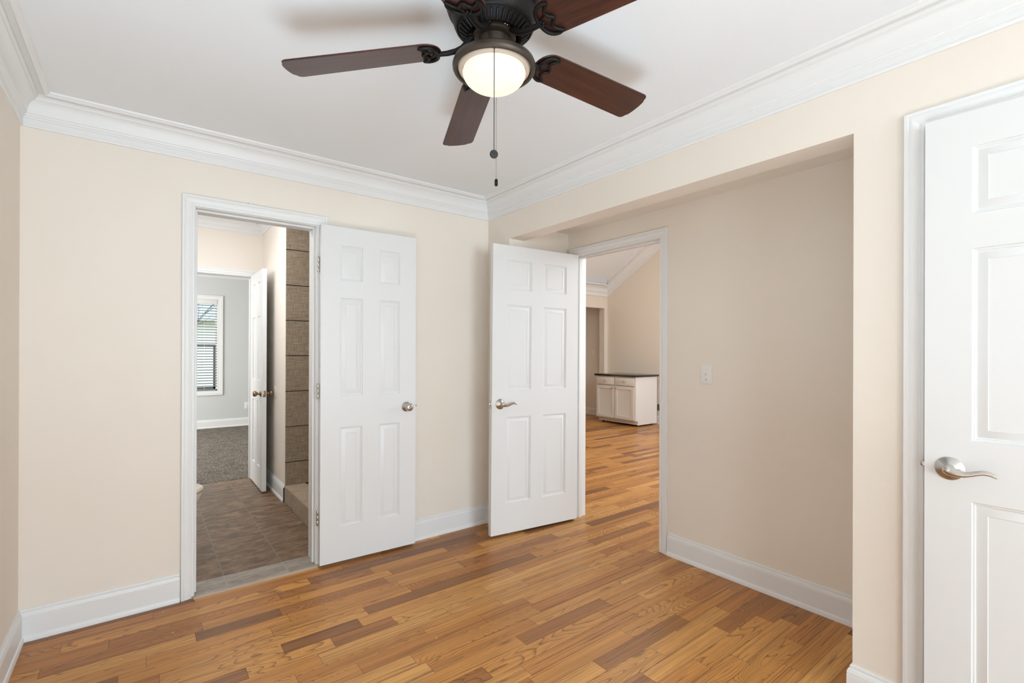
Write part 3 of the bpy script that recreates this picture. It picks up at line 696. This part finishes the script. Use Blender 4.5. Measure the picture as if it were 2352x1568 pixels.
# rotor: blades hang slightly off level, as in the photo
TX, TY, DR = .041, -.031, .052
def blade_frame(i):
    t_ = math.radians(141.2-72*i); ph = math.radians(-11.7)
    u = Vector((math.cos(t_), math.sin(t_), -DR+TX*math.cos(t_)+TY*math.sin(t_)))
    v = Vector((-math.sin(t_)*math.cos(ph), math.cos(t_)*math.cos(ph), math.sin(ph)))
    w = u.cross(v).normalized()
    M = Matrix((u.normalized(), v, w)).transposed().to_4x4(); M.translation = Vector((-.002, .002, 2.24+.2*DR))
    return M
def blade_outline():
    pts = []
    w = lambda u: (.115+.035*u)/2
    r0 = .165
    for k in range(13):
        a = math.pi/2+math.pi*k/12
        wl = w(.225); pts.append((r0+.052+.052*math.cos(a)*(1 if abs(math.cos(a)) > 0 else 1), wl*math.sin(a)))
    pts.append((.63, -w(.63)))
    for k in range(1, 6):
        a = -math.pi/2+math.pi/2*k/5; pts.append((.632+.018*math.cos(a), -w(.63)+.018+.018*math.sin(a)))
    for k in range(1, 8):
        v = -w(.63)+.018+(2*w(.63)-.036)*k/8; pts.append((.650+.010*(1-(v/w(.63))**2), v))
    for k in range(0, 6):
        a = math.pi/2*k/5; pts.append((.632+.018*math.cos(a), w(.63)-.018+.018*math.sin(a)))
    return pts
OUT = blade_outline()
def blade_mb():
    b = MB(); ctr = (.4, 0)
    def ins(d): 
        return [(p[0]+(ctr[0]-p[0])*d/.25*.5 if False else p[0]-(1 if p[0] > .4 else -1)*d*.6*(abs(p[0]-.4) > .2), p[1]*(1-d/.06)) for p in OUT]
    T = .0026
    rings = [[(x, y, -T) for x, y in ins(.0012)], [(x, y, -T+.001) for x, y in OUT], [(x, y, T-.001) for x, y in OUT], [(x, y, T) for x, y in ins(.0012)]]
    b.loft(rings); return b
def smooth_path(pts, rs, k=4):
    P = [Vector(p) for p in pts]; o, r = [], []
    for i in range(len(P)-1):
        a, b_, c, d = P[max(i-1, 0)], P[i], P[i+1], P[min(i+2, len(P)-1)]
        for j in range(k):
            t = j/k
            o.append(.5*((2*b_)+(c-a)*t+(2*a-5*b_+4*c-d)*t*t+(3*b_-a-3*c+d)*t**3)); r.append(rs[i]*(1-t)+rs[i+1]*t)
    return o+[P[-1]], r+[rs[-1]]
def bracket_mb():
    """open scrolled bracket lying on the underside at the blade root, with an arm to the hub"""
    b = MB(); zb = -.0075
    arc = [(.230, .049), (.214, .0525), (.198, .0485), (.185, .038), (.1775, .021), (.1755, 0)]
    arc = arc+[(u, -v) for u, v in arc[-2::-1]]
    rs = [.0035, .005, .0058, .006, .006, .006]; rs = rs+rs[-2::-1]
    b.tube(*smooth_path([(u, v, zb) for u, v in arc], rs), 8)
    wav = [(.230, .049), (.219, .041), (.2095, .031), (.2075, .021), (.213, .012), (.221, .006), (.2235, 0)]
    wav = wav+[(u, -v) for u, v in wav[-2::-1]]
    rs = [.0035, .0048, .005, .005, .005, .005, .005]; rs = rs+rs[-2::-1]
    b.tube(*smooth_path([(u, v, zb) for u, v in wav], rs), 8)
    for s in (1, -1):
        b.tube([(.178, s*.006, zb), (.194, s*.014, zb), (.208, s*.022, zb)], .0028, 6)
        b.sphere((.183, s*.007, zb-.001), .0046, 10, 6)
    b.sphere((.1885, 0, zb-.001), .0050, 10, 6)
    b.tube([(.055, 0, .034), (.070, 0, .024), (.085, 0, .010), (.100, 0, .000), (.120, 0, -.006), (.145, 0, -.009), (.178, 0, -.009)], [.0105, .0100, .0092, .0086, .0080, .0076, .0066], 12, flat=1.2)
    b.box(.045, .075, -.016, .016, .026, .038, bev=.004)
    return b
proto = None
for i in range(5):
    if i == 0:
        bl = blade_mb().obj('fan_blade', M_mah, fan, smooth=30); br = bracket_mb().obj('blade_bracket', M_bronze, bl, smooth=50); proto = (bl, br)
    else:
        bl = proto[0].copy(); C.objects.link(bl); br = proto[1].copy(); C.objects.link(br); bl.parent = fan; br.parent = bl
    bl.matrix_local = blade_frame(i)
def chain(x, y, z1, z0, mt, name, fobM, fobrot):
    b = MB(); z = z1
    while z > z0: b.sphere((x, y, z), .00165, 6, 4); z -= .0037
    b.tube([(x, y, z1+.002), (x, y, z0)], .0005, 4)
    c_ = b.obj(name, mt, fan, smooth=60)
    b = MB(); b.lathe([(.0001, -.0045), (.0100, -.0045), (.0118, -.003), (.0122, 0), (.0118, .003), (.0100, .0045), (.0001, .0045)], (0, 0, 0), 24, 'y')
    for k in range(3):
        a = 2*math.pi*k/3+.5; b.tube([(0, -.0047, 0), (.009*math.cos(a), -.0047, .009*math.sin(a))], .0009, 5); b.tube([(0, .0047, 0), (.009*math.cos(a), .0047, .009*math.sin(a))], .0009, 5)
    b.xf(Matrix.Rotation(fobrot, 4, 'Z')); b.xf(Matrix.Translation((x, y, z0-.012)))
    b.obj('chain_fob', fobM, c_, smooth=40)
d_ = Vector((CAM.x-FX, CAM.y-FY, 0)).normalized(); s_ = Vector((-d_.y, d_.x, 0))   # toward the doorway side of the ring
p_ = d_*.112-s_*.000
chain(p_.x, p_.y, 2.170, 1.874, M_chainb, 'pull_chain', M_black, math.radians(-20))
b = MB(); b.sphere((p_.x, p_.y, 2.172), .0045, 10, 6); b.obj('chain_outlet', M_bronze2, fan, smooth=60)
p_ = -d_*.122+s_*.008
b = MB()
chain(p_.x, p_.y, 2.165, 1.874, M_chain, 'pull_chain', M_bronze, math.radians(55))

# ------------------------------------------------------------------ wall plates, hook, bumper
def plate(name, label, cat, pos, nrm, kind='switch', mt=None, w=.070, h=.115, parts=True):
    """plate in local xz plane facing -y"""
    b = MB(); b.box(-w/2, w/2, -.006, 0, -h/2, h/2, bev=.0022)
    o = b.obj(name, mt or M_plate, smooth=30)
    rz = math.atan2(nrm[1], nrm[0])+math.pi/2
    o.location = pos; o.rotation_euler = (0, 0, rz); tag(o, label, cat)
    if kind == 'switch':
        b = MB(); b.box(-.0055, .0055, -.0075, -.005, -.012, .012, bev=.0006); b.quad((-.004, -.0075, -.004), (.004, -.0075, -.004), (.0035, -.017, .007), (-.0035, -.017, .007))
        b.box(-.0036, .0036, -.016, -.007, -.001, .007, bev=.001)
        b.obj('toggle', mt or M_plate, o, smooth=30)
        for zz_, mm in ((.030, M_plate), (-.030, M_dark)):
            b = MB(); b.lathe([(.0001, -.0066), (.0026, -.0068), (.003, -.006)], (0, 0, zz_), 12, 'y'); b.obj('screw', mm, o)
    else:
        for zz_ in (.0195, -.0195):
            b = MB(); b.lathe([(.0001, -.0075), (.0150, -.0075), (.0160, -.0055)], (0, 0, zz_), 24, 'y'); rc = b.obj('receptacle', mt or M_plate, o, smooth=30)
            b = MB(); b.box(-.0075, -.0055, -.0078, -.007, zz_-.001, zz_+.008); b.box(.0055, .0075, -.0078, -.007, zz_-.001, zz_+.007); b.lathe([(.0001, -.0078), (.0025, -.0078), (.0025, -.007)], (0, 0, zz_-.007), 10, 'y')
            b.obj('slots', M_dark, rc, smooth=0)
    return o
plate('light_switch', 'white toggle light switch plate on the cream alcove wall', 'light switch', (XA, -1.449, 1.160), (-1, 0))
plate('light_switch', 'small ivory switch plate on the far great room wall left of the island', 'light switch', (XG, 3.891, 1.279), (-1, 0), mt=mat('ivory_plastic', (.78, .68, .54), .4))
plate('power_outlet', 'white wall outlet low on the blue grey bedroom wall', 'outlet', (-.646, 6.36, .353), (0, -1), 'outlet')
plate('power_outlet', 'wall outlet right of the kitchen island, beside the door casing', 'outlet', (XG, 2.262, .30), (-1, 0), 'outlet', mt=M_nickel)
b = MB(); pts = [(0, 0, .0), (0, 0, -.014), (.001, 0, -.024), (-.002, 0, -.032), (-.009, 0, -.036), (-.014, 0, -.034)]
b.tube(pts, .0024, 8); b.lathe([(.004, .001), (.004, -.002), (.0001, -.002)], n=12)
o = b.obj('cup_hook', M_plate, smooth=50); o.location = (.640, -.565, 2.0335); o.rotation_euler = (0, 0, -.6)
tag(o, 'tiny white cup hook screwed under the head of the alcove doorway', 'hook')
b = MB(); b.lathe([(.0001, -.006), (.048, -.006), (.058, -.003), (.060, 0)], (0, 0, 0), 32, 'x'); o = b.obj('door_bumper', mat('bumper_cream', (.70, .62, .52), .4), smooth=40); o.location = (-1.118, 1.80, .912)
tag(o, 'round cream bumper disc on the bathroom wall behind the brass knob', 'door bumper')

b = MB(); b.tube([(0, .006, 0), (0, -.004, .0005)], [.0009, .0013], 8)
o = b.obj('nail', M_dark, smooth=40); o.location = (-1.6235, -.012, 2.1095); tag(o, 'small dark nail head above the bathroom door casing', 'nail')
# ------------------------------------------------------------------ toilet (only the bowl rim shows)
t = empty('toilet', 'biscuit coloured toilet whose bowl edge shows at the bathroom doorway', 'toilet', (-2.505, .66, .01))
def oval(cx, cy, rx, ry, z, n=32, egg=.0): return [(cx+rx*math.cos(2*math.pi*k/n)*(1+egg*math.cos(2*math.pi*k/n)), cy+ry*math.sin(2*math.pi*k/n), z) for k in range(n)]
b = MB(); b.loft([oval(.36, 0, .20, .10, 0), oval(.36, 0, .19, .095, .06), oval(.37, 0, .17, .09, .15), oval(.42, 0, .22, .13, .24), oval(.455, 0, .265, .17, .33), oval(.46, 0, .275, .182, .372), oval(.46, 0, .275, .182, .385), oval(.46, 0, .24, .15, .387), oval(.46, 0, .2, .11, .30)])
b.obj('bowl', M_ceramic, t, smooth=60)
b = MB(); b.loft([oval(.46, 0, .272, .18, .388), oval(.46, 0, .278, .185, .396), oval(.46, 0, .275, .183, .410), oval(.46, 0, .262, .172, .416)]); b.obj('seat', M_ceramic, t, smooth=60)
b = MB(); b.box(.01, .20, -.21, .21, .37, .70, bev=.02); b.obj('tank', M_ceramic, t); b = MB(); b.box(.0, .21, -.22, .22, .70, .735, bev=.01); b.obj('tank_lid', M_ceramic, t)

# ------------------------------------------------------------------ bedroom window, blind, outdoors
w1 = MB(); wx0, wx1, wz0, wz1 = -1.95, -1.08, .63, 2.14
def wcas():
    b = MB(); Wd, H = wx1-wx0, wz1-wz0
    r = .0
    path = [(wx0, wz0), (wx1, wz0), (wx1, wz1), (wx0, wz1)]
    sg = [(-1, -1), (1, -1), (1, 1), (-1, 1)]
    rings = []
    for (x, z), (sx1, sz1) in zip(path+path[:1], sg+sg[:1]): rings.append([(x+sx1*w*1.30, 6.36-t_*1.1, z+sz1*w*1.30) for w, t_ in CS])
    b.loft(rings, cap=False); return b
win = struct(wcas().obj('window_1', M_trim, smooth=30), 'white cased bedroom window seen through the bathroom', 'window')
b = MB(); f_ = .028
b.box(wx0, wx0+f_, 6.38, 6.46, wz0, wz1); b.box(wx1-f_, wx1, 6.38, 6.46, wz0, wz1); b.box(wx0, wx1, 6.38, 6.46, wz0, wz0+f_); b.box(wx0, wx1, 6.38, 6.46, wz1-f_, wz1)
b.box(wx0, wx0+.004, 6.35, 6.48, wz0, wz1); b.box(wx1-.004, wx1, 6.35, 6.48, wz0, wz1)
b.obj('window_frame', M_trim, win, smooth=0)
b = MB(); b.box(wx0+f_, wx1-f_, 6.40, 6.43, 1.36, 1.40); b.box(wx0+f_, wx0+f_+.03, 6.40, 6.43, wz0+f_, 1.38); b.box(wx1-f_-.03, wx1-f_, 6.40, 6.43, wz0+f_, 1.38); b.box(wx0+f_, wx1-f_, 6.40, 6.43, wz0+f_, wz0+f_+.035)
b.obj('lower_sash', mat('grey_sash', (.16, .17, .18), .5), win, smooth=0)
b = MB(); b.box(wx0+f_, wx1-f_, 6.44, 6.444, wz0+f_, wz1-f_); b.obj('pane', M_glass, win, smooth=0)
bld = empty('window_blind', 'white slatted venetian blind lowered over the bedroom window', 'blind', (0, 0, 0))
b = MB(); b.box(wx0+.008, wx1-.008, 6.345, 6.385, wz1-.075, wz1-.002, bev=.004); b.obj('head_rail', M_plate, bld)
b = MB(); M_slat = mat('slat_backlit_shade', (.22, .25, .27), .5); z = wz1-.10  # white slats; their backlit shade is put into this dark colour
while z > wz0+.05:
    for yy in (0,):
        b.loft([[(x, 6.352, z-.003), (x, 6.366, z+.0045), (x, 6.380, z+.009), (x, 6.380, z+.0115), (x, 6.366, z+.007), (x, 6.352, z-.0005)] for x in (wx0+.012, wx1-.012)])
    z -= .0445
b.obj('slats', M_slat, bld, smooth=30)
b = MB(); b.box(wx0+.012, wx1-.012, 6.350, 6.384, wz0+.012, wz0+.030, bev=.003); b.obj('bottom_rail', M_slat, bld)
b = MB()
for x in (wx0+.13, (wx0+wx1)/2, wx1-.19):
    for y in (6.3515, 6.3805): b.tube([(x, y, wz0+.02), (x, y, wz1-.07)], .0011, 5)
b.obj('ladder_cords', M_plate, bld)
b = MB(); b.box(-40, 40, 6.9, 90, -.64, -.62); o = b.obj('lawn', mat('winter_lawn', (.30, .27, .10), 1, bump=(30, .6, .02), var=.25), smooth=0); tag(o, 'dull winter lawn outside the bedroom window', 'lawn', kind='stuff')
def tree(x, y, h, seed, label):
    rnd = random.Random(seed); b = MB()
    def br(p, d, L, r, lv):
        pts = [p]; dd = Vector(d)
        for k in range(4):
            dd = (dd+Vector((rnd.uniform(-.16, .16), rnd.uniform(-.16, .16), rnd.uniform(-.05, .1)))).normalized(); pts.append(pts[-1]+dd*L/4)
        b.tube(pts, [r*(1-.13*k) for k in range(5)], 6)
        if lv:
            for k in range(3):
                q = pts[2+k if k < 3 else 4]
                nd = (dd+Vector((rnd.uniform(-.9, .9), rnd.uniform(-.9, .9), rnd.uniform(-.1, .6)))).normalized()
                br(q, nd, L*.72, r*.55, lv-1)
    br(Vector((0, 0, 0)), (0, 0, 1), h*.42, h*.011, 4)
    o = b.obj('bare_tree', mat('bark', (.07, .06, .055), .9), smooth=60); o.location = (x, y, -.6); tag(o, label, 'tree'); return o
tree(-1.9, 12.5, 5.2, 9, 'leafless grey tree seen through the blind')
b = MB(); b.box(-6, 7, 19, 25, -.6, 2.45)
hs = b.obj('neighbour_house', mat('pale_siding', (.72, .74, .76), .7), smooth=0); tag(hs, 'pale sided house far outside the bedroom window', 'building')
b = MB(); b.loft([[(-6.4, 18.6, 2.45), (-6.4, 25.4, 2.45), (-6.4, 22, 3.6)], [(7.4, 18.6, 2.45), (7.4, 25.4, 2.45), (7.4, 22, 3.6)]]); b.obj('roof', mat('roof_grey', (.36, .38, .40), .9), hs, smooth=0)

# ------------------------------------------------------------------ kitchen island in the great room
IX, IY0, IY1, IX1 = 4.63, 2.245, 3.135, 5.235
M_cab = mat('cabinet_white', (.62, .60, .56), .42)
isl = empty('kitchen_island', 'small white kitchen island with dark granite top, drawers and doors', 'kitchen island', ((IX+IX1)/2, (IY0+IY1)/2, 0))
inv = Matrix.Translation((-(IX+IX1)/2, -(IY0+IY1)/2, 0))
def ip(b, n, m_, par=None, sm=30): b.xf(inv) ; return b.obj(n, m_, par or isl, smooth=sm)
b = MB(); b.box(IX+.018, IX1, IY0+.018, IY1-.018, .105, .862); b.box(IX+.075, IX1, IY0+.018, IY1-.018, .035, .105)
ip(b, 'cabinet_body', M_cab, sm=0)
for y0_ in (IY0, IY1-.018):
    b = MB(); b.box(IX+.018, IX1, y0_, y0_+.018, .105, .862); b.box(IX+.075, IX1, y0_, y0_+.018, .03, .105); ip(b, 'side_panel', mat('cabinet_side_white', (.74, .73, .72), .45), sm=0)
b = MB(); fw = .04; ym = (IY0+IY1)/2
b.box(IX, IX+.018, IY0, IY0+fw, .10, .862); b.box(IX, IX+.018, IY1-fw, IY1, .10, .862); b.box(IX, IX+.018, ym-fw/2, ym+fw/2, .10, .862)
for za, zb_ in ((.10, .135), (.665, .70), (.832, .862)): b.box(IX+.0005, IX+.0175, IY0+fw, IY1-fw, za, zb_)
ip(b, 'face_frame', M_cab, sm=0)
def kn(par, y, z):
    b = MB(); b.lathe([(.0001, -.030), (.010, -.028), (.0145, -.021), (.013, -.015), (.006, -.011), (.0055, 0)], (IX-.018, y, z), 16, 'x'); ip(b, 'knob', M_brass if False else mat('small_knob', (.45, .38, .28), .25, metal=1), par, 50)
for s_i, (ya, yb_) in enumerate(((IY0+.018, ym-.008), (ym+.008, IY1-.018))):
    b = MB(); b.box(IX-.019, IX-.001, ya, yb_, .708, .842, bev=.003); dr = ip(b, 'drawer', M_cab); kn(dr, (ya+yb_)/2, .775)
    b = MB(); za, zb_ = .120, .690; rail = .052
    rings = [[(IX-x_, ya+o_, za+o_), (IX-x_, yb_-o_, za+o_), (IX-x_, yb_-o_, zb_-o_), (IX-x_, ya+o_, zb_-o_)] for o_, x_ in ((0, .001), (0, .017), (.002, .019), (rail, .019), (rail+.003, .012), (rail+.010, .010))]
    b.loft(rings); dd = ip(b, 'cabinet_door', M_cab, sm=25); kn(dd, (yb_-.030) if s_i == 0 else (ya+.030), .655)
b = MB(); b.box(IX-.035, IX1+.03, IY0-.03, IY1+.03, .862, .898, bev=.009); ip(b, 'countertop', M_granite)
for x_, y_ in ((IX+.12, IY0+.07), (IX+.12, IY1-.07), (IX1-.07, IY0+.07), (IX1-.07, IY1-.07)):
    b = MB(); b.lathe([(.0001, -.010), (.015, -.010), (.018, -.006), (.018, .006), (.015, .010), (.0001, .010)], (x_, y_, .018), 16, 'y'); b.box(x_-.010, x_+.010, y_-.012, y_+.012, .028, .036); ip(b, 'caster', M_black)
